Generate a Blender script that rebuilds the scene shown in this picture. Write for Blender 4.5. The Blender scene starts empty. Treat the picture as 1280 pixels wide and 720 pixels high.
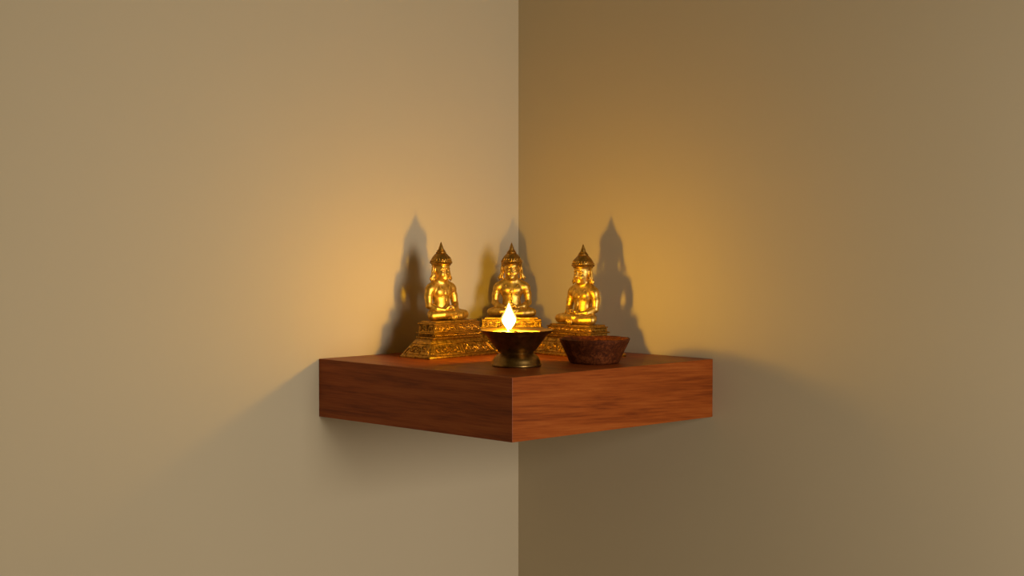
import bpy, bmesh, math, random
import numpy as np
from mathutils import Vector, Matrix

random.seed(7)
PI = math.pi
C = bpy.context.scene.collection
ZT = 1.30                      # height of the shelf top
MM = 0.001

# ------------------------------------------------------------------ helpers
def link(name, me, mats, parent=None, loc=None, rotz=0.0):
    o = bpy.data.objects.new(name, me)
    C.objects.link(o)
    for m in (mats if isinstance(mats, (list, tuple)) else [mats]):
        me.materials.append(m)
    if parent: o.parent = parent
    if loc: o.location = loc
    o.rotation_euler = (0, 0, rotz)
    return o

def from_bm(name, bm, mats, parent=None, smooth=True, loc=None, rotz=0.0, sharp=None):
    bmesh.ops.recalc_face_normals(bm, faces=bm.faces)
    me = bpy.data.meshes.new(name)
    bm.to_mesh(me); bm.free()
    if smooth:
        me.polygons.foreach_set('use_smooth', [True] * len(me.polygons))
        if sharp: me.set_sharp_from_angle(angle=math.radians(sharp))
    return link(name, me, mats, parent, loc, rotz)

def thing(name, label, cat, loc, rotz=0, group=None):
    o = bpy.data.objects.new(name, None)
    C.objects.link(o)
    o.empty_display_size = 0.02
    o.location = loc; o.rotation_euler = (0, 0, rotz)
    tag(o, label, cat, group)
    return o

def tag(o, label, cat, group=None):
    o['label'] = label; o['category'] = cat
    if group: o['group'] = group

def lathe(bm, prof, n=48, wob=None, s=1.0, cx=0, cy=0):
    """revolve (r, z) profile; closed at the ends when r == 0"""
    rings = []
    for i, (r, z) in enumerate(prof):
        if r <= 1e-9:
            rings.append([bm.verts.new(((cx) * s, cy * s, z * s))])
        else:
            ring = []
            for k in range(n):
                a = 2 * PI * k / n
                rr, zz = (r, z) if wob is None else wob(r, z, a, i)
                ring.append(bm.verts.new(((cx + rr * math.cos(a)) * s, (cy + rr * math.sin(a)) * s, zz * s)))
            rings.append(ring)
    for A, B in zip(rings, rings[1:]):
        if len(A) == 1 and len(B) == 1: continue
        for k in range(n):
            k2 = (k + 1) % n
            if len(A) == 1: bm.faces.new((A[0], B[k], B[k2]))
            elif len(B) == 1: bm.faces.new((A[k], A[k2], B[0]))
            else: bm.faces.new((A[k], A[k2], B[k2], B[k]))

def tube(bm, pts, radii, n=7):
    pts = [Vector(p) for p in pts]
    if not isinstance(radii, (list, tuple)): radii = [radii] * len(pts)
    up = None; rings = []
    for i, p in enumerate(pts):
        t = (pts[min(i + 1, len(pts) - 1)] - pts[max(i - 1, 0)]).normalized()
        if up is None:
            up = Vector((0, 0, 1)) if abs(t.z) < 0.9 else Vector((0, 1, 0))
        sde = t.cross(up).normalized(); up = sde.cross(t).normalized()
        rings.append([bm.verts.new(p + (sde * math.cos(2 * PI * k / n) + up * math.sin(2 * PI * k / n)) * radii[i]) for k in range(n)])
    for A, B in zip(rings, rings[1:]):
        for k in range(n):
            bm.faces.new((A[k], A[(k + 1) % n], B[(k + 1) % n], B[k]))
    bm.faces.new(rings[0][::-1]); bm.faces.new(rings[-1])

def ball(bm, p, r, seg=8, sz=1.0):
    bmesh.ops.create_uvsphere(bm, u_segments=seg, v_segments=max(4, seg // 2 + 1), radius=r,
                              matrix=Matrix.Translation(p) @ Matrix.Diagonal((1, 1, sz, 1)))

def loft(bm, levels, cy=0.0):
    """stack of rectangles (z, width, depth, y centre) in millimetres -> closed solid in metres"""
    rings = []
    for (z, w, d, y0) in levels:
        rings.append([bm.verts.new((sx * w / 2 * MM, (y0 + sy * d / 2) * MM, z * MM))
                      for sx, sy in ((-1, -1), (1, -1), (1, 1), (-1, 1))])
    for A, B in zip(rings, rings[1:]):
        for k in range(4):
            bm.faces.new((A[k], A[(k + 1) % 4], B[(k + 1) % 4], B[k]))
    bm.faces.new(rings[0][::-1]); bm.faces.new(rings[-1])

def bevel_all(bm, w, seg=2, ang=20):
    bm.normal_update()
    es = [e for e in bm.edges if len(e.link_faces) == 2 and e.calc_face_angle(0) > math.radians(ang)]
    bmesh.ops.bevel(bm, geom=es, offset=w, segments=seg, affect='EDGES', profile=0.5, clamp_overlap=True)

# ------------------------------------------------------------------ materials
def mat(name):
    m = bpy.data.materials.new(name); m.use_nodes = True
    nt = m.node_tree
    return m, nt, nt.nodes, nt.links, nt.nodes['Principled BSDF']

def ramp(N, stops):
    r = N.new('ShaderNodeValToRGB')
    els = r.color_ramp.elements
    while len(els) < len(stops): els.new(0.5)
    for e, (p, c) in zip(els, stops):
        e.position = p; e.color = (*c, 1)
    return r

def noise(N, L, scale, detail=4, rough=0.55, coord=None, dist=0.0):
    n = N.new('ShaderNodeTexNoise')
    n.inputs['Scale'].default_value = scale; n.inputs['Detail'].default_value = detail
    n.inputs['Roughness'].default_value = rough; n.inputs['Distortion'].default_value = dist
    if coord is not None: L.new(coord, n.inputs['Vector'])
    return n

def bump(N, L, h, b, strength, dist):
    bp = N.new('ShaderNodeBump'); bp.inputs['Strength'].default_value = strength; bp.inputs['Distance'].default_value = dist
    L.new(h, bp.inputs['Height']); L.new(bp.outputs['Normal'], b.inputs['Normal'])

def plaster():
    m, nt, N, L, b = mat('painted_plaster')
    g = N.new('ShaderNodeNewGeometry')
    n1 = noise(N, L, 2.3, 3, 0.5, g.outputs['Position'])
    r = ramp(N, [(0.3, WALL_A), (0.7, WALL_B)])
    L.new(n1.outputs['Fac'], r.inputs['Fac']); L.new(r.outputs['Color'], b.inputs['Base Color'])
    b.inputs['Roughness'].default_value = 0.9
    b.inputs['Specular IOR Level'].default_value = 0.15
    n2 = noise(N, L, 160, 4, 0.6, g.outputs['Position'])
    bump(N, L, n2.outputs['Fac'], b, 0.03, 0.001)
    return m
WALL_A = (0.52, 0.432, 0.285); WALL_B = (0.535, 0.446, 0.297)

def wood_shelf():
    m, nt, N, L, b = mat('red_brown_wood')
    uv = N.new('ShaderNodeUVMap'); uv.uv_map = 'grain'
    mp = N.new('ShaderNodeMapping'); L.new(uv.outputs['UV'], mp.inputs['Vector'])
    mp.inputs['Scale'].default_value = (6, 95, 1)
    n1 = noise(N, L, 1.0, 6, 0.6, mp.outputs['Vector'], 0.5)
    mp2 = N.new('ShaderNodeMapping'); L.new(uv.outputs['UV'], mp2.inputs['Vector'])
    mp2.inputs['Scale'].default_value = (22, 520, 1)
    n2 = noise(N, L, 1.0, 4, 0.6, mp2.outputs['Vector'])
    mix = N.new('ShaderNodeMix'); mix.data_type = 'FLOAT'; mix.inputs[0].default_value = 0.38
    L.new(n1.outputs['Fac'], mix.inputs[2]); L.new(n2.outputs['Fac'], mix.inputs[3])
    r = ramp(N, [(0.34, (0.125, 0.021, 0.0022)), (0.50, (0.262, 0.055, 0.0066)), (0.66, (0.345, 0.087, 0.0135))])
    L.new(mix.outputs[0], r.inputs['Fac']); L.new(r.outputs['Color'], b.inputs['Base Color'])
    b.inputs['Roughness'].default_value = 0.42
    b.inputs['Specular IOR Level'].default_value = 0.2
    bump(N, L, mix.outputs[0], b, 0.12, 0.0006)
    return m

def gold(name='aged_gold', base=(0.74, 0.485, 0.122), low=(0.40, 0.235, 0.042), r0=0.38, r1=0.54, sc=240):
    m, nt, N, L, b = mat(name)
    tc = N.new('ShaderNodeTexCoord')
    n1 = noise(N, L, sc, 5, 0.65, tc.outputs['Object'])
    r = ramp(N, [(0.32, low), (0.62, base)])
    L.new(n1.outputs['Fac'], r.inputs['Fac']); L.new(r.outputs['Color'], b.inputs['Base Color'])
    b.inputs['Metallic'].default_value = 1.0
    mr = N.new('ShaderNodeMapRange'); mr.inputs['To Min'].default_value = r1; mr.inputs['To Max'].default_value = r0
    L.new(n1.outputs['Fac'], mr.inputs['Value']); L.new(mr.outputs['Result'], b.inputs['Roughness'])
    n2 = noise(N, L, sc * 3.2, 3, 0.6, tc.outputs['Object'])
    bump(N, L, n2.outputs['Fac'], b, 0.10, 0.0004)
    return m

def mottled():
    m, nt, N, L, b = mat('mottled_burl_wood')
    tc = N.new('ShaderNodeTexCoord')
    n1 = noise(N, L, 95, 6, 0.75, tc.outputs['Object'], 1.2)
    n2 = noise(N, L, 420, 3, 0.6, tc.outputs['Object'])
    mx = N.new('ShaderNodeMix'); mx.data_type = 'FLOAT'; mx.inputs[0].default_value = 0.35
    L.new(n1.outputs['Fac'], mx.inputs[2]); L.new(n2.outputs['Fac'], mx.inputs[3])
    r = ramp(N, [(0.36, (0.025, 0.005, 0.001)), (0.5, (0.0723, 0.0145, 0.0021)), (0.66, (0.204, 0.051, 0.0102))])
    L.new(mx.outputs[0], r.inputs['Fac']); L.new(r.outputs['Color'], b.inputs['Base Color'])
    b.inputs['Roughness'].default_value = 0.65
    b.inputs['Specular IOR Level'].default_value = 0.15
    bump(N, L, mx.outputs[0], b, 0.5, 0.0012)
    return m

def simple(name, col, rough=0.5, metal=0.0, spec=0.5):
    m, nt, N, L, b = mat(name)
    tc = N.new('ShaderNodeTexCoord')
    n1 = noise(N, L, 90, 4, 0.6, tc.outputs['Object'])
    r = ramp(N, [(0.3, tuple(c * 0.85 for c in col)), (0.7, tuple(min(1, c * 1.12) for c in col))])
    L.new(n1.outputs['Fac'], r.inputs['Fac']); L.new(r.outputs['Color'], b.inputs['Base Color'])
    b.inputs['Roughness'].default_value = rough; b.inputs['Metallic'].default_value = metal
    b.inputs['Specular IOR Level'].default_value = spec
    return m

def emitter(name, col, strength, alpha=1.0):
    m = bpy.data.materials.new(name); m.use_nodes = True
    nt = m.node_tree; N = nt.nodes; L = nt.links; N.clear()
    out = N.new('ShaderNodeOutputMaterial'); e = N.new('ShaderNodeEmission')
    e.inputs['Color'].default_value = (*col, 1); e.inputs['Strength'].default_value = strength
    if alpha < 1:
        tr = N.new('ShaderNodeBsdfTransparent'); mx = N.new('ShaderNodeMixShader'); mx.inputs[0].default_value = alpha
        L.new(tr.outputs[0], mx.inputs[1]); L.new(e.outputs[0], mx.inputs[2]); L.new(mx.outputs[0], out.inputs['Surface'])
    else:
        L.new(e.outputs[0], out.inputs['Surface'])
    return m

M_WALL = plaster()
M_WOOD = wood_shelf()
M_GOLD = gold()
M_GOLD2 = gold('carved_gold', (0.52, 0.295, 0.055), (0.13, 0.060, 0.008), 0.32, 0.5, 300)
M_CROWN = gold('dark_gilt_crown', (0.44, 0.255, 0.058), (0.20, 0.105, 0.020), 0.34, 0.5, 260)
M_BRASS = gold('dark_brass', (0.25, 0.145, 0.042), (0.13, 0.066, 0.016), 0.30, 0.44, 150)
M_BOWL = mottled()
M_OIL = simple('lamp_oil', (0.80, 0.50, 0.14), 0.25)
M_WICK = simple('charred_cotton_wick', (0.05, 0.03, 0.02), 0.9)
M_FLOOR = simple('floor_screed', (0.60, 0.50, 0.34), 0.7)

# ------------------------------------------------------------------ room
def box_obj(name, x0, x1, y0, y1, z0, z1, m):
    bm = bmesh.new()
    bmesh.ops.create_cube(bm, size=1.0, matrix=Matrix.Translation(((x0 + x1) / 2, (y0 + y1) / 2, (z0 + z1) / 2))
                          @ Matrix.Diagonal((x1 - x0, y1 - y0, z1 - z0, 1)))
    o = from_bm(name, bm, m, smooth=False)
    o['kind'] = 'structure'
    return o
box_obj('wall_left', -0.12, 0.0, -3.2, 0.12, -0.05, 2.75, M_WALL)
box_obj('wall_right', 0.0, 3.2, 0.0, 0.12, -0.05, 2.75, M_WALL)
box_obj('floor', 0.0, 3.2, -3.2, 0.0, -0.05, 0.0, M_FLOOR)

# ------------------------------------------------------------------ corner shelf
SA, SB, ST = 0.2985, 0.3015, 0.0625
bm = bmesh.new()
bmesh.ops.create_cube(bm, size=1.0, matrix=Matrix.Translation((SA / 2, -SB / 2, -ST / 2)) @ Matrix.Diagonal((SA, SB, ST, 1)))
bm.normal_update()
bevel_all(bm, 0.0005, 2)
uvl = bm.loops.layers.uv.new('grain')
bm.normal_update()
for f in bm.faces:
    n = f.normal
    for lp in f.loops:
        p = lp.vert.co
        if abs(n.x) > 0.6: lp[uvl].uv = (p.y + 3.1, p.z * 1.0 + 0.05 * p.y)
        elif abs(n.y) > 0.6: lp[uvl].uv = (p.x + 7.7, p.z)
        else: lp[uvl].uv = (p.x + 1.3, p.y)
shelf = from_bm('corner_shelf', bm, M_WOOD, smooth=False, loc=(0, 0, ZT))
tag(shelf, 'thick square reddish-brown wooden shelf fixed in the wall corner', 'shelf')

# ------------------------------------------------------------------ signed-distance sculpting of the figure
class Field:
    def __init__(s, lo, hi, h):
        s.lo = np.array(lo, np.float32); s.h = h
        s.n = [int(math.ceil((b - a) / h)) + 1 for a, b in zip(lo, hi)]
        ax = [s.lo[i] + h * np.arange(s.n[i], dtype=np.float32) for i in range(3)]
        s.X, s.Y, s.Z = np.meshgrid(*ax, indexing='ij')
        s.d = np.full(s.n, 1e3, np.float32)
    def smin(s, e, k):
        if k <= 0: s.d = np.minimum(s.d, e); return
        hh = np.maximum(k - np.abs(s.d - e), 0) / k
        s.d = np.minimum(s.d, e) - hh * hh * k * 0.25
    def ell(s, c, r, k=1.5, rot=None):
        dx, dy, dz = s.X - c[0], s.Y - c[1], s.Z - c[2]
        if rot is not None:
            R = np.array(rot.to_3x3().transposed(), np.float32)
            dx, dy, dz = (R[0, 0] * dx + R[0, 1] * dy + R[0, 2] * dz, R[1, 0] * dx + R[1, 1] * dy + R[1, 2] * dz,
                          R[2, 0] * dx + R[2, 1] * dy + R[2, 2] * dz)
        k0 = np.sqrt((dx / r[0]) ** 2 + (dy / r[1]) ** 2 + (dz / r[2]) ** 2) + 1e-6
        k1 = np.sqrt((dx / r[0] ** 2) ** 2 + (dy / r[1] ** 2) ** 2 + (dz / r[2] ** 2) ** 2) + 1e-6
        s.smin(k0 * (k0 - 1) / k1, k)
    def cone(s, a, b, ra, rb, k=1.2):
        a = np.array(a, np.float32); b = np.array(b, np.float32); ba = b - a
        t = ((s.X - a[0]) * ba[0] + (s.Y - a[1]) * ba[1] + (s.Z - a[2]) * ba[2]) / float(ba @ ba)
        t = np.clip(t, 0, 1)
        d = np.sqrt((s.X - a[0] - t * ba[0]) ** 2 + (s.Y - a[1] - t * ba[1]) ** 2 + (s.Z - a[2] - t * ba[2]) ** 2)
        s.smin(d - (ra + (rb - ra) * t), k)
    def chain(s, pts, rs, k=1.0):
        for (p, q, r0, r1) in zip(pts, pts[1:], rs, rs[1:]): s.cone(p, q, r0, r1, k)
    def carve(s, a, b, r, k=0.5):
        a = np.array(a, np.float32); b = np.array(b, np.float32); ba = b - a
        t = np.clip(((s.X - a[0]) * ba[0] + (s.Y - a[1]) * ba[1] + (s.Z - a[2]) * ba[2]) / float(ba @ ba), 0, 1)
        e = r - np.sqrt((s.X - a[0] - t * ba[0]) ** 2 + (s.Y - a[1] - t * ba[1]) ** 2 + (s.Z - a[2] - t * ba[2]) ** 2)
        hh = np.maximum(k - np.abs(s.d - e), 0) / k
        s.d = np.maximum(s.d, e) + hh * hh * k * 0.25
    def floor(s, z): s.d = np.maximum(s.d, z - s.Z)
    def mesh(s):
        """naive surface nets"""
        d = s.d; ins = d < 0
        nx, ny, nz = d.shape
        cs = [(i, j, k) for i in (0, 1) for j in (0, 1) for k in (0, 1)]
        sub = lambda A, c: A[c[0]:nx - 1 + c[0], c[1]:ny - 1 + c[1], c[2]:nz - 1 + c[2]]
        cnt = sum(sub(ins, c).astype(np.int8) for c in cs)
        act = (cnt > 0) & (cnt < 8)
        I = np.argwhere(act)
        idx = np.full(act.shape, -1, np.int64); idx[act] = np.arange(len(I))
        acc = np.zeros((len(I), 3)); num = np.zeros(len(I))
        for c0 in cs:
            for a in range(3):
                if c0[a]: continue
                c1 = list(c0); c1[a] = 1
                d0 = d[I[:, 0] + c0[0], I[:, 1] + c0[1], I[:, 2] + c0[2]]
                d1 = d[I[:, 0] + c1[0], I[:, 1] + c1[1], I[:, 2] + c1[2]]
                m = (d0 < 0) != (d1 < 0)
                t = d0[m] / (d0[m] - d1[m])
                p = np.tile(np.array(c0, float), (m.sum(), 1)); p[:, a] += t
                acc[m] += p; num[m] += 1
        V = (I + acc / num[:, None]) * s.h + s.lo
        F = []
        for a in range(3):
            b, c = (a + 1) % 3, (a + 2) % 3
            sl0 = [slice(1, -1)] * 3; sl1 = [slice(1, -1)] * 3
            sl0[a] = slice(0, -1); sl1[a] = slice(1, None)
            A, B = ins[tuple(sl0)], ins[tuple(sl1)]
            E = np.argwhere(A != B); flip = A[A != B]
            off = np.array([1, 1, 1]); off[a] = 0; E = E + off
            q = []
            for (u, w) in ((-1, -1), (0, -1), (0, 0), (-1, 0)):
                P = E.copy(); P[:, b] += u; P[:, c] += w
                q.append(idx[P[:, 0], P[:, 1], P[:, 2]])
            q = np.stack(q, 1)
            q[~flip] = q[~flip][:, ::-1]
            F.append(q)
        return V, np.concatenate(F)

def sculpt_body():
    """seated crowned figure, hands folded in the lap; millimetres, faces -Y, seat plane z = 0"""
    f = Field((-29, -27, -0.8), (29, 15, 66), 0.42)
    S = (-1, 1)
    # torso
    f.ell((0, -0.5, 7), (14.5, 8.5, 7.5), 1)
    f.ell((0, -0.8, 16), (10.2, 7.2, 10), 4)
    f.ell((0, -0.4, 28), (13.0, 7.6, 10), 4)
    f.cone((-12.5, 0, 32.6), (12.5, 0, 32.6), 4.6, 4.6, 3)
    for s in S: f.ell((s * 5.2, -5.2, 29.5), (5.2, 3.0, 4.2), 2.5)
    f.cone((0, 0.6, 35), (0, -0.2, 45), 6.4, 5.6, 3)
    for s in S: f.cone((s * 4.0, 1.0, 40.2), (s * 13.5, 0.4, 34.6), 4.2, 4.4, 3)
    # arms
    for s in S:
        f.ell((s * 15.6, 0.2, 32.0), (5.0, 5.0, 5.2), 2)
        f.chain([(s * 16.2, 0.2, 31.5), (s * 17.9, -0.2, 24), (s * 18.6, -1.8, 15.5)], [4.3, 4.2, 3.5], 1.0)
        f.chain([(s * 18.6, -1.8, 15.5), (s * 13.5, -8.5, 11.8), (s * 7.0, -13.4, 10.6)], [3.6, 3.2, 2.3], 1.2)
    # legs, right shin laid over the left
    for s in S:
        f.chain([(s * 8.5, 0.5, 6.2), (s * 17, -6, 5.8), (s * 22.6, -11.5, 5.2)], [6.6, 5.6, 4.7], 1.2)
    f.chain([(22.6, -11.8, 4.8), (12, -16.2, 4.4), (-4, -17.0, 3.8), (-11, -14.5, 4.4)], [4.7, 4.4, 3.1, 2.4], 0.8)
    f.chain([(-22.6, -11.8, 5.0), (-12, -17.2, 6.0), (3, -18.2, 7.0), (9, -15.5, 7.4)], [4.6, 4.3, 3.0, 2.4], 0.5)
    # feet with soles turned up, toes as a row
    f.ell((12.2, -13.6, 8.6), (5.6, 2.7, 1.9), 0.8, Matrix.Rotation(0.30, 4, 'Z'))
    f.ell((-13.2, -11.0, 8.0), (5.0, 2.6, 1.9), 0.8, Matrix.Rotation(-0.30, 4, 'Z'))
    for i in range(5):
        f.cone((16.6 + 0.1 * i, -14.6 + i * 1.05, 9.2), (18.0 - 0.25 * i, -14.0 + i * 1.0, 9.3), 0.75 - 0.05 * i, 0.6 - 0.04 * i, 0.35)
    # hands: left palm up underneath, right palm laid on it
    f.ell((3.0, -14.2, 9.5), (5.0, 3.0, 1.5), 0.7)
    f.ell((-2.2, -14.0, 11.6), (5.0, 2.9, 1.4), 0.4)
    for i in range(4):
        y = -16.2 + i * 1.55; ln = (4.6, 5.8, 6.2, 5.4)[i]
        f.chain([(-0.5, y, 11.9), (2.0 + ln * .35, y - 0.1, 12.1), (2.2 + ln * .8, y, 11.3)], [0.95, 0.9, 0.72], 0.25)
        f.chain([(1.0, y - 0.3, 9.4), (-2.4 - ln * .35, y - 0.4, 9.2), (-2.6 - ln * .75, y - 0.2, 9.7)], [0.95, 0.9, 0.72], 0.25)
    f.chain([(-5.0, -15.2, 12.2), (-3.0, -16.2, 14.2), (-0.3, -16.0, 15.2)], [1.2, 1.0, 0.75], 0.4)
    f.chain([(5.4, -15.4, 10.6), (3.4, -16.4, 13.4), (0.5, -16.1, 15.0)], [1.2, 1.0, 0.75], 0.4)
    # head
    f.ell((0, -0.4, 53.5), (8.7, 8.9, 9.6), 1.0)
    f.ell((0, -2.4, 47.4), (7.4, 7.0, 8.0), 2.2)
    f.ell((0, -7.2, 43.0), (2.6, 2.2, 1.8), 1.8)                # chin
    for s in S:
        f.ell((s * 4.1, -7.0, 48.2), (2.7, 2.2, 2.8), 1.6)      # cheeks
    f.ell((0, -7.6, 57.0), (5.6, 1.8, 2.8), 2.0)                # forehead
    for s in S:
        f.carve((s * 2.2, -9.9, 52.3), (s * 5.6, -8.6, 52.6), 1.25, 0.8)   # eye sockets
        f.ell((s * 3.6, -8.0, 52.0), (2.1, 1.3, 1.0), 0.3)       # lowered lids
        f.chain([(s * 1.3, -9.3, 54.3), (s * 3.6, -9.1, 54.9), (s * 6.4, -7.3, 53.6)], [0.4, 0.5, 0.35], 0.6)
        f.carve((s * 1.9, -9.7, 50.9), (s * 5.2, -8.6, 51.2), 0.28, 0.2)
    f.chain([(0, -9.2, 54.2), (0, -10.2, 50.8), (0, -10.9, 49.2)], [0.8, 1.0, 1.3], 0.6)
    for s in S: f.ell((s * 1.25, -9.7, 49.0), (0.85, 0.9, 0.75), 0.4)
    f.chain([(-2.5, -8.6, 46.4), (-0.9, -9.7, 46.9), (0.9, -9.7, 46.9), (2.5, -8.6, 46.4)], [0.3, 0.65, 0.65, 0.3], 0.25)
    f.chain([(-2.0, -8.7, 45.5), (0, -9.6, 45.2), (2.0, -8.7, 45.5)], [0.35, 0.75, 0.35], 0.25)
    # long ears
    for s in S:
        f.ell((s * 9.0, 0.6, 53.2), (1.1, 2.3, 3.6), 0.5)
        f.chain([(s * 9.2, 0.4, 51), (s * 9.9, 0.2, 46), (s * 10.2, 0.0, 43)], [1.15, 1.1, 1.3], 0.5)
        f.carve((s * 10.4, -0.4, 55), (s * 10.4, 0.2, 51.5), 0.6, 0.3)
    f.floor(0.0)
    return f.mesh()

BODY_V, BODY_F = sculpt_body()

def body_mesh(scale):
    me = bpy.data.meshes.new('body')
    V = BODY_V * (scale * MM)
    me.from_pydata(V.tolist(), [], BODY_F.tolist())
    me.polygons.foreach_set('use_smooth', [True] * len(me.polygons))
    me.update()
    return me

# ------------------------------------------------------------------ plinth relief
def spiral(n, r0, turns, a0, sgn):
    return [((r0 * (1 - 0.82 * i / (n - 1))) * math.cos(a0 + sgn * turns * 2 * PI * i / (n - 1)),
             (r0 * (1 - 0.82 * i / (n - 1))) * math.sin(a0 + sgn * turns * 2 * PI * i / (n - 1))) for i in range(n)]

def scrolls(bm, place, u0, u1, v0, v1, rnd, r=0.55, cell=None):
    """leafy scrollwork over a panel; place(u, v, h) -> point, all in millimetres"""
    hh = v1 - v0; cell = cell or hh * 0.62
    n = max(1, round((u1 - u0) / cell)); du = (u1 - u0) / n
    for i in range(n):
        cu = u0 + (i + 0.5) * du; s = 1 if i % 2 else -1
        cv = v0 + hh * (0.42 if s > 0 else 0.58)
        R = min(du * 0.55, hh * 0.40)
        pts = [place(cu + x, cv + y, 0.15) for x, y in spiral(16, R, 1.35, rnd.uniform(0, 6), s)]
        tube(bm, [p * MM for p in pts], [r * MM * (1 - 0.35 * k / 15) for k in range(16)], 6)
        ball(bm, place(cu, cv, 0.25) * MM, r * 1.35 * MM, 7)
        for q in range(5):                                        # small leaves round each scroll
            a = rnd.uniform(0, 2 * PI); d = R * rnd.uniform(0.9, 1.3)
            uu = min(max(cu + d * math.cos(a), u0 + r), u1 - r); vv = min(max(cv + d * math.sin(a), v0 + r), v1 - r)
            da = a + rnd.uniform(-0.8, 0.8); l = hh * 0.13
            tube(bm, [place(uu - l * math.cos(da), vv - l * math.sin(da), 0.0) * MM, place(uu, vv, 0.3) * MM,
                      place(uu + l * math.cos(da), vv + l * math.sin(da), 0.0) * MM], [0.1 * MM, r * 0.9 * MM, 0.1 * MM], 5)

def statue(label, loc, rotz, seat, tier_top, body_scale, seed, setback=0.0):
    rnd = random.Random(seed)
    t = thing('buddha_statue', label, 'statue', loc, rotz, 'golden seated statues on the shelf')
    YB = -12.5                       # plinth centre in front of the torso axis
    K = 12.5                         # the empty stands at the plinth centre: shift all parts back
    def part(name, bm, m=M_GOLD2, parent=t, sharp=35):
        bmesh.ops.translate(bm, verts=bm.verts, vec=(0, K * MM, 0))
        return from_bm(name, bm, m, parent, sharp=sharp)
    # lower plinth: sloped block on a foot moulding
    bm = bmesh.new()
    loft(bm, [(0, 102, 49, YB), (2.4, 102, 49, YB), (2.9, 99.6, 46.6, YB), (16.0, 82, 30, YB), (17.0, 81, 29.4, YB), (20.4, 72, 26, YB)])
    bevel_all(bm, 0.35 * MM, 2)
    low = part('lower_plinth', bm)
    # carved panels on the sloping faces
    zb, zt_ = 4.2, 15.0
    def width(z): return 99.6 + (82 - 99.6) * (z - 2.9) / 13.1
    def depth(z): return 46.6 + (30 - 46.6) * (z - 2.9) / 13.1
    nrm = Vector((0, -13.1, 8.3)).normalized()
    front = lambda u, v, h: Vector((u * width(v) / 84.0, YB - depth(v) / 2, v)) + nrm * h
    def side(s):
        n2 = Vector((s * 13.1, 0, 8.8)).normalized()
        return lambda u, v, h: Vector((s * width(v) / 2, YB + u * depth(v) / 34.0, v)) + n2 * h
    bm = bmesh.new()
    for (a, b) in ((-36.5, -3.6), (3.6, 36.5)):
        scrolls(bm, front, a, b, zb + 1.0, zt_ - 1.0, rnd, 0.8, 7.4)
    for s in (-1, 1):
        scrolls(bm, side(s), -12, 12, zb + 1.0, zt_ - 1.0, rnd, 0.75, 7.4)
    part('scroll_relief', bm, parent=low, sharp=None)
    bm = bmesh.new()
    for u in (-40.5, -38.2, -1.9, 1.9, 38.2, 40.5):
        tube(bm, [front(u, zb + (zt_ - zb) * i / 5, 0.1) * MM for i in range(6)], 0.72 * MM, 7)
    for v in (zb, zt_):
        tube(bm, [front(-41, v, 0.0) * MM, front(41, v, 0.0) * MM], 0.55 * MM, 7)
        for s in (-1, 1): tube(bm, [side(s)(-14.5, v, 0) * MM, side(s)(14.5, v, 0) * MM], 0.55 * MM, 7)
    for s in (-1, 1):
        for u in (-14.5, 14.5):
            tube(bm, [side(s)(u, zb, 0.1) * MM, side(s)(u, zt_, 0.1) * MM], 0.6 * MM, 7)
    part('panel_frame', bm, parent=low, sharp=None)
    # upper tier: two ledges with a bead row between, carved drum, seat slab
    bm = bmesh.new()
    loft(bm, [(20.2, 69, 26, YB), (20.6, 71.5, 30, YB), (22.2, 71.5, 30, YB), (22.6, 67, 26, YB), (25.4, 67, 26, YB), (25.7, 71.5, 30, YB), (26.9, 71.5, 30, YB),
              (27.3, 67.5, 26, YB), (tier_top, 66, 25.5, YB), (tier_top + 0.3, 68, 28, YB), (seat - 2.2, 68, 28, YB), (seat - 1.9, 61, 25.5, YB + 0.5), (seat, 60, 25, YB + 0.5)])
    bevel_all(bm, 0.25 * MM, 1)
    up = part('upper_plinth', bm)
    bm = bmesh.new()
    n = 26
    for i in range(n + 1):
        ball(bm, Vector((-33 + 66 * i / n, YB - 13.3, 24.0)) * MM, 1.12 * MM, 8)
    for s in (-1, 1):
        for i in range(9): ball(bm, Vector((s * 33.8, YB - 11 + 22 * i / 8, 24.0)) * MM, 1.12 * MM, 8)
    part('bead_trim', bm, parent=up, sharp=None)
    bm = bmesh.new()
    f2 = lambda u, v, h: Vector((u, YB - 13.0 - h + 0.15, v))
    scrolls(bm, f2, -32.5, -1.5, 27.6, tier_top - 0.1, rnd, 0.75, 5.6)
    scrolls(bm, f2, 1.5, 32.5, 27.6, tier_top - 0.1, rnd, 0.75, 5.6)
    for s in (-1, 1):
        scrolls(bm, lambda u, v, h: Vector((s * (33.4 + h), YB + u, v)), -11.5, 11.5, 27.6, tier_top - 0.1, rnd, 0.6, 5.0)
    part('leaf_relief', bm, parent=up, sharp=None)
    # figure
    b = body_scale
    body = link('body', body_mesh(b), M_GOLD, t, (0, (K + setback) * MM, seat * MM))
    def bpart(name, bm, m=M_GOLD, sharp=40):
        bmesh.ops.scale(bm, verts=bm.verts, vec=(b, b, b))
        bmesh.ops.translate(bm, verts=bm.verts, vec=(0, (K + setback) * MM, seat * MM))
        return from_bm(name, bm, m, t, sharp=sharp)
    # pointed crown: brim, bell, ringed spire
    bm = bmesh.new()
    prof = [(0, 57.0), (9.6, 57.0), (10.2, 57.4), (10.6, 58.8), (11.8, 59.3), (12.2, 60.0), (11.8, 60.8), (10.9, 61.2), (11.2, 62.0), (10.9, 63.0), (9.9, 65.0), (8.4, 67.2),
            (6.6, 69.2), (5.2, 70.3), (5.6, 70.8), (5.5, 71.4), (4.4, 71.8), (4.7, 72.3), (4.4, 72.9), (3.6, 73.2), (3.8, 73.7), (3.4, 74.2), (2.8, 74.5), (2.6, 75.6),
            (2.0, 77.4), (1.3, 79.4), (0.7, 81.2), (0.0, 82.4)]
    lathe(bm, prof, 40, s=MM)
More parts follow.
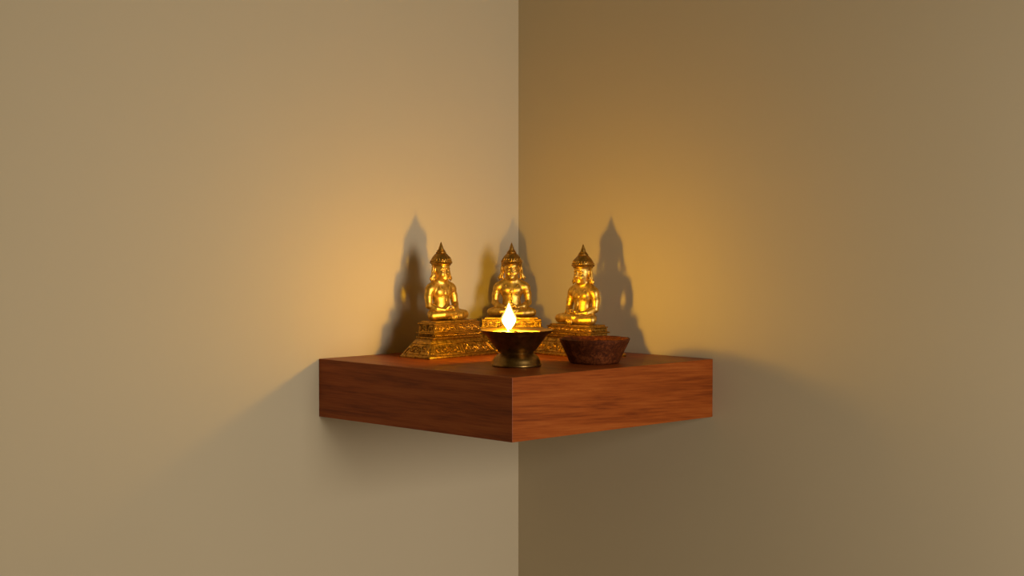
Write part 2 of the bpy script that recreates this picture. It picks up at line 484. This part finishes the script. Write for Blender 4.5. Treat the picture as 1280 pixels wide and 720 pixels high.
    bmesh.ops.translate(bm, verts=bm.verts, vec=(0, -0.4 * MM, 0))
    cr = bpart('crown', bm, M_CROWN)
    bm = bmesh.new()
    for i in range(30):
        a = 2 * PI * i / 30
        ball(bm, Vector((11.2 * math.cos(a), 11.2 * math.sin(a) - 0.4, 61.6)) * MM, 0.75 * MM, 7)
    for i in range(9):                                            # leaf points on the brow of the crown
        a = -PI / 2 + (i - 4) * 0.30
        p = Vector((10.7 * math.cos(a), 10.7 * math.sin(a) - 0.4, 63.0)); q = Vector((8.5 * math.cos(a), 8.5 * math.sin(a) - 0.4, 67.0))
        tube(bm, [p * MM, p.lerp(q, 0.45) * 1.0 * MM, q * MM], [0.7 * MM, 0.8 * MM, 0.1 * MM], 6)
    x = bpart('crown_trim', bm, M_GOLD2, sharp=None); x.parent = cr
    for s in (-1, 1):                                             # hanging ear ornaments that flare out over the shoulders
        bm = bmesh.new()
        tube(bm, [Vector(p) * MM for p in ((s * 10.2, 0.6, 59.5), (s * 10.9, 0.4, 54), (s * 11.2, 0.2, 48.5), (s * 12.6, 0.0, 43.6), (s * 14.4, -0.2, 40.6))],
             [1.0 * MM, 1.4 * MM, 1.7 * MM, 2.1 * MM, 0.6 * MM], 8)
        tube(bm, [Vector(p) * MM for p in ((s * 11.4, 0.2, 47.2), (s * 13.8, 0.0, 44.4), (s * 15.8, 0.0, 42.4))], [1.0 * MM, 1.5 * MM, 0.4 * MM], 7)
        tube(bm, [Vector(p) * MM for p in ((s * 11.0, -1.4, 52), (s * 11.3, -2.0, 47.5), (s * 11.6, -2.2, 43.6))], [0.5 * MM, 0.9 * MM, 0.5 * MM], 7)
        ball(bm, Vector((s * 11.4, 0.2, 51.5)) * MM, 1.5 * MM, 8)
        ball(bm, Vector((s * 11.9, -0.2, 46.6)) * MM, 1.6 * MM, 8)
        bpart('ear_ornament', bm, sharp=None)
    # necklace with a pendant lying on the chest
    bm = bmesh.new()
    pts = []
    for i in range(17):
        a = PI + PI * i / 16
        u, w = 7.0 * math.cos(a), math.sin(a)
        pts.append(Vector((u, -4.6 + 3.6 * w * 0.9, 36.2 + 7.0 * w * 0.8)) * MM)
    tube(bm, pts, 0.62 * MM, 7)
    for p in pts[1:-1]: ball(bm, p + Vector((0, -0.35, 0)) * MM, 0.72 * MM, 7)
    bmesh.ops.create_uvsphere(bm, u_segments=12, v_segments=8, radius=1.0, matrix=Matrix.Translation(Vector((0, -8.2, 28.2)) * MM) @ Matrix.Diagonal((2.6 * MM, 1.0 * MM, 2.6 * MM, 1)))
    tube(bm, [Vector((x, -8.0 + 0.035 * x * x, 24.6)) * MM for x in (-6, -4, -2, 0, 2, 4, 6)], 0.55 * MM, 6)
    tube(bm, [Vector((0, -8.4, 26)) * MM, Vector((0, -8.3, 20)) * MM, Vector((0, -8.0, 15)) * MM], [0.9 * MM, 1.1 * MM, 0.4 * MM], 6)
    bpart('necklace', bm, sharp=None)
    # armlets and the edge of the robe over the shins
    for s in (-1, 1):
        bm = bmesh.new()
        tube(bm, [Vector((s * 17.3 + 4.35 * math.cos(a), 0.1 + 4.35 * math.sin(a), 26.5)) * MM for a in [2 * PI * i / 20 for i in range(21)]], 0.5 * MM, 6)
        bpart('armlet', bm, sharp=None)
    bm = bmesh.new()
    for (x0, ln, dz) in ((-2.8, 7.2, 0.0), (-0.9, 8.4, 0.3), (1.0, 8.4, 0.3), (2.8, 7.2, 0.0)):   # pleated robe end falling over the seat edge
        tube(bm, [Vector((x0 * 0.6, -19.8, 7.4)) * MM, Vector((x0, -21.4, 4.4)) * MM, Vector((x0 * 1.4, -21.6, 8.2 - ln)) * MM], [0.5 * MM, 1.0 * MM, 1.2 * MM], 6)
    bpart('robe_fold', bm, sharp=None)
    return t

L_LEFT = 'golden crowned buddha statue on the left, facing right, its carved plinth in full view'
L_MID = 'golden crowned buddha statue in the middle, facing front, right behind the lamp flame'
L_RIGHT = 'golden crowned buddha statue on the right, turned to the left, behind the brown bowl'
statue(L_LEFT, (0.0690, -0.1740, ZT), PI / 2, 39.5, 35.4, 1.04, 1, 1.5)
statue(L_MID, (0.0600, -0.0700, ZT), PI / 4, 38.0, 34.0, 1.03, 2)
statue(L_RIGHT, (0.1615, -0.0680, ZT), 0.0, 34.5, 31.0, 1.07, 3, -2.5)

# ------------------------------------------------------------------ oil lamp
LX, LY = 0.2125, -0.2115
lamp = thing('oil_lamp', 'dark brass footed oil lamp with a burning flame near the front corner of the shelf', 'lamp', (LX, LY, ZT))
bm = bmesh.new()
prof = [(0, 0), (25.0, 0.0), (25.5, 0.7), (25.5, 2.0), (25.0, 2.9), (24.6, 3.6), (24.2, 6.2), (22.9, 9.0), (20.4, 11.6), (18.0, 13.0), (17.2, 13.6),
        (17.3, 14.4), (19.0, 15.6), (22.6, 20.0), (26.4, 25.0), (30.0, 30.0), (31.6, 32.4), (33.0, 33.0), (34.8, 34.0), (36.4, 35.4), (37.4, 36.6),
        (37.6, 37.2), (37.2, 37.6), (36.2, 37.4), (34.6, 36.6), (31.0, 35.0), (26.0, 32.0), (20, 27.5), (12, 24.5), (0, 23.6)]
lathe(bm, prof, 72, s=MM)
from_bm('lamp_bowl', bm, M_BRASS, lamp, sharp=50)
bm = bmesh.new()
lathe(bm, [(0, 34.2), (20, 34.2), (28.8, 34.3), (29.6, 34.6), (29.0, 33.6), (0, 33.0)], 64, s=MM)
from_bm('oil', bm, M_OIL, lamp, sharp=50)
# flame axis: seen 11 px left of the lamp's middle
FX, FY = -0.0230, 0.0115
bm = bmesh.new()
tube(bm, [Vector((FX + 0.014, FY - 0.002, 0.0345)), Vector((FX + 0.005, FY - 0.001, 0.0350)), Vector((FX, FY, 0.0360)), Vector((FX, FY, 0.0375))],
     [0.0011, 0.0013, 0.0013, 0.0009], 8)
from_bm('wick', bm, M_WICK, lamp, sharp=None)
def flame_prof(s, z0, h):
    base = [(0, 0), (0.12, 0.01), (0.22, 0.06), (0.46, 0.15), (0.80, 0.26), (1.0, 0.39), (0.88, 0.50), (0.62, 0.62), (0.38, 0.75), (0.20, 0.87), (0.08, 0.96), (0, 1.0)]
    for _ in range(2):                                            # round the outline off
        q = [base[0]]
        for (a, b) in zip(base, base[1:]):
            q += [(a[0] * .75 + b[0] * .25, a[1] * .75 + b[1] * .25), (a[0] * .25 + b[0] * .75, a[1] * .25 + b[1] * .75)]
        base = q + [base[-1]]
    return [(r * s, z0 + z * h) for r, z in base]
bm = bmesh.new()
lathe(bm, flame_prof(7.0, 34.4, 28.6), 32, s=MM)
bmesh.ops.translate(bm, verts=bm.verts, vec=(FX, FY, 0))
fl = from_bm('flame', bm, emitter('flame_core', (1.0, 0.54, 0.03), 680.0), lamp, sharp=None)
bm = bmesh.new()
lathe(bm, flame_prof(8.6, 34.3, 31.6), 32, s=MM)
bmesh.ops.translate(bm, verts=bm.verts, vec=(FX, FY, 0))
from_bm('flame_mantle', bm, emitter('flame_mantle', (1.0, 0.62, 0.12), 2.2, 0.35), fl, sharp=None)

# ------------------------------------------------------------------ wooden bowl
bm = bmesh.new()
rb = random.Random(5)
ph = [rb.uniform(0, 6.28) for _ in range(6)]
def wob(r, z, a, i):
    w = 0.5 * math.sin(3 * a + ph[0]) + 0.4 * math.sin(5 * a + ph[1]) + 0.25 * math.sin(9 * a + ph[2])
    k = max(0, min(1, r / 36))
    return r + 0.8 * w * k, z + (0.45 * w * (z / 26) if z > 12 else 0)
prof = [(0, 0), (24.0, 0), (25.6, 0.5), (26.6, 1.8), (28.6, 6.5), (31.2, 12.0), (33.6, 17.0), (35.8, 21.5), (37.0, 24.3), (37.2, 25.4), (36.4, 26.0),
        (34.8, 25.7), (33.6, 24.4), (30.5, 18), (26, 11), (20, 7.0), (10, 5.4), (0, 5.0)]
lathe(bm, prof, 64, wob, s=MM)
bowl = from_bm('wooden_bowl', bm, M_BOWL, sharp=50, loc=(0.2415, -0.1255, ZT))
tag(bowl, 'small empty mottled reddish-brown bowl with flaring sides, right of the burning lamp', 'bowl')

# ------------------------------------------------------------------ light
w = bpy.data.worlds.new('room'); bpy.context.scene.world = w; w.use_nodes = True
bg = w.node_tree.nodes['Background']
bg.inputs['Color'].default_value = (1.0, 0.74, 0.18, 1); bg.inputs['Strength'].default_value = 0.088
def area(name, loc, target, sx, sy, col, power):
    ld = bpy.data.lights.new(name, 'AREA'); ld.shape = 'RECTANGLE'; ld.size = sx; ld.size_y = sy
    ld.color = col; ld.energy = power
    o = bpy.data.objects.new(name, ld); C.objects.link(o)
    o.location = loc
    o.rotation_euler = (Vector(target) - Vector(loc)).to_track_quat('-Z', 'Y').to_euler()
    return o
area('window_light', (1.65, -0.40, 1.42), (0.1, -0.42, 0.85), 0.42, 0.5, (1.0, 0.93, 0.86), 13.5)

# ------------------------------------------------------------------ camera
cd = bpy.data.cameras.new('camera'); cam = bpy.data.objects.new('camera', cd); C.objects.link(cam)
cam.location = (1.49634, -1.47022, ZT + 0.15988)
cam.rotation_euler = (math.radians(90 - 2.5366), 0, math.radians(45.714))
cd.sensor_width = 36; cd.lens = 61.754; cd.clip_start = 0.05
sc = bpy.context.scene
sc.camera = cam
sc.view_settings.view_transform = 'Standard'; sc.view_settings.look = 'None'
sc.view_settings.exposure = 0.0; sc.view_settings.gamma = 1.0
sc.view_settings.use_curve_mapping = False
sc.cycles.use_denoising = True
sc.cycles.max_bounces = 10
sc.cycles.sample_clamp_indirect = 4.0
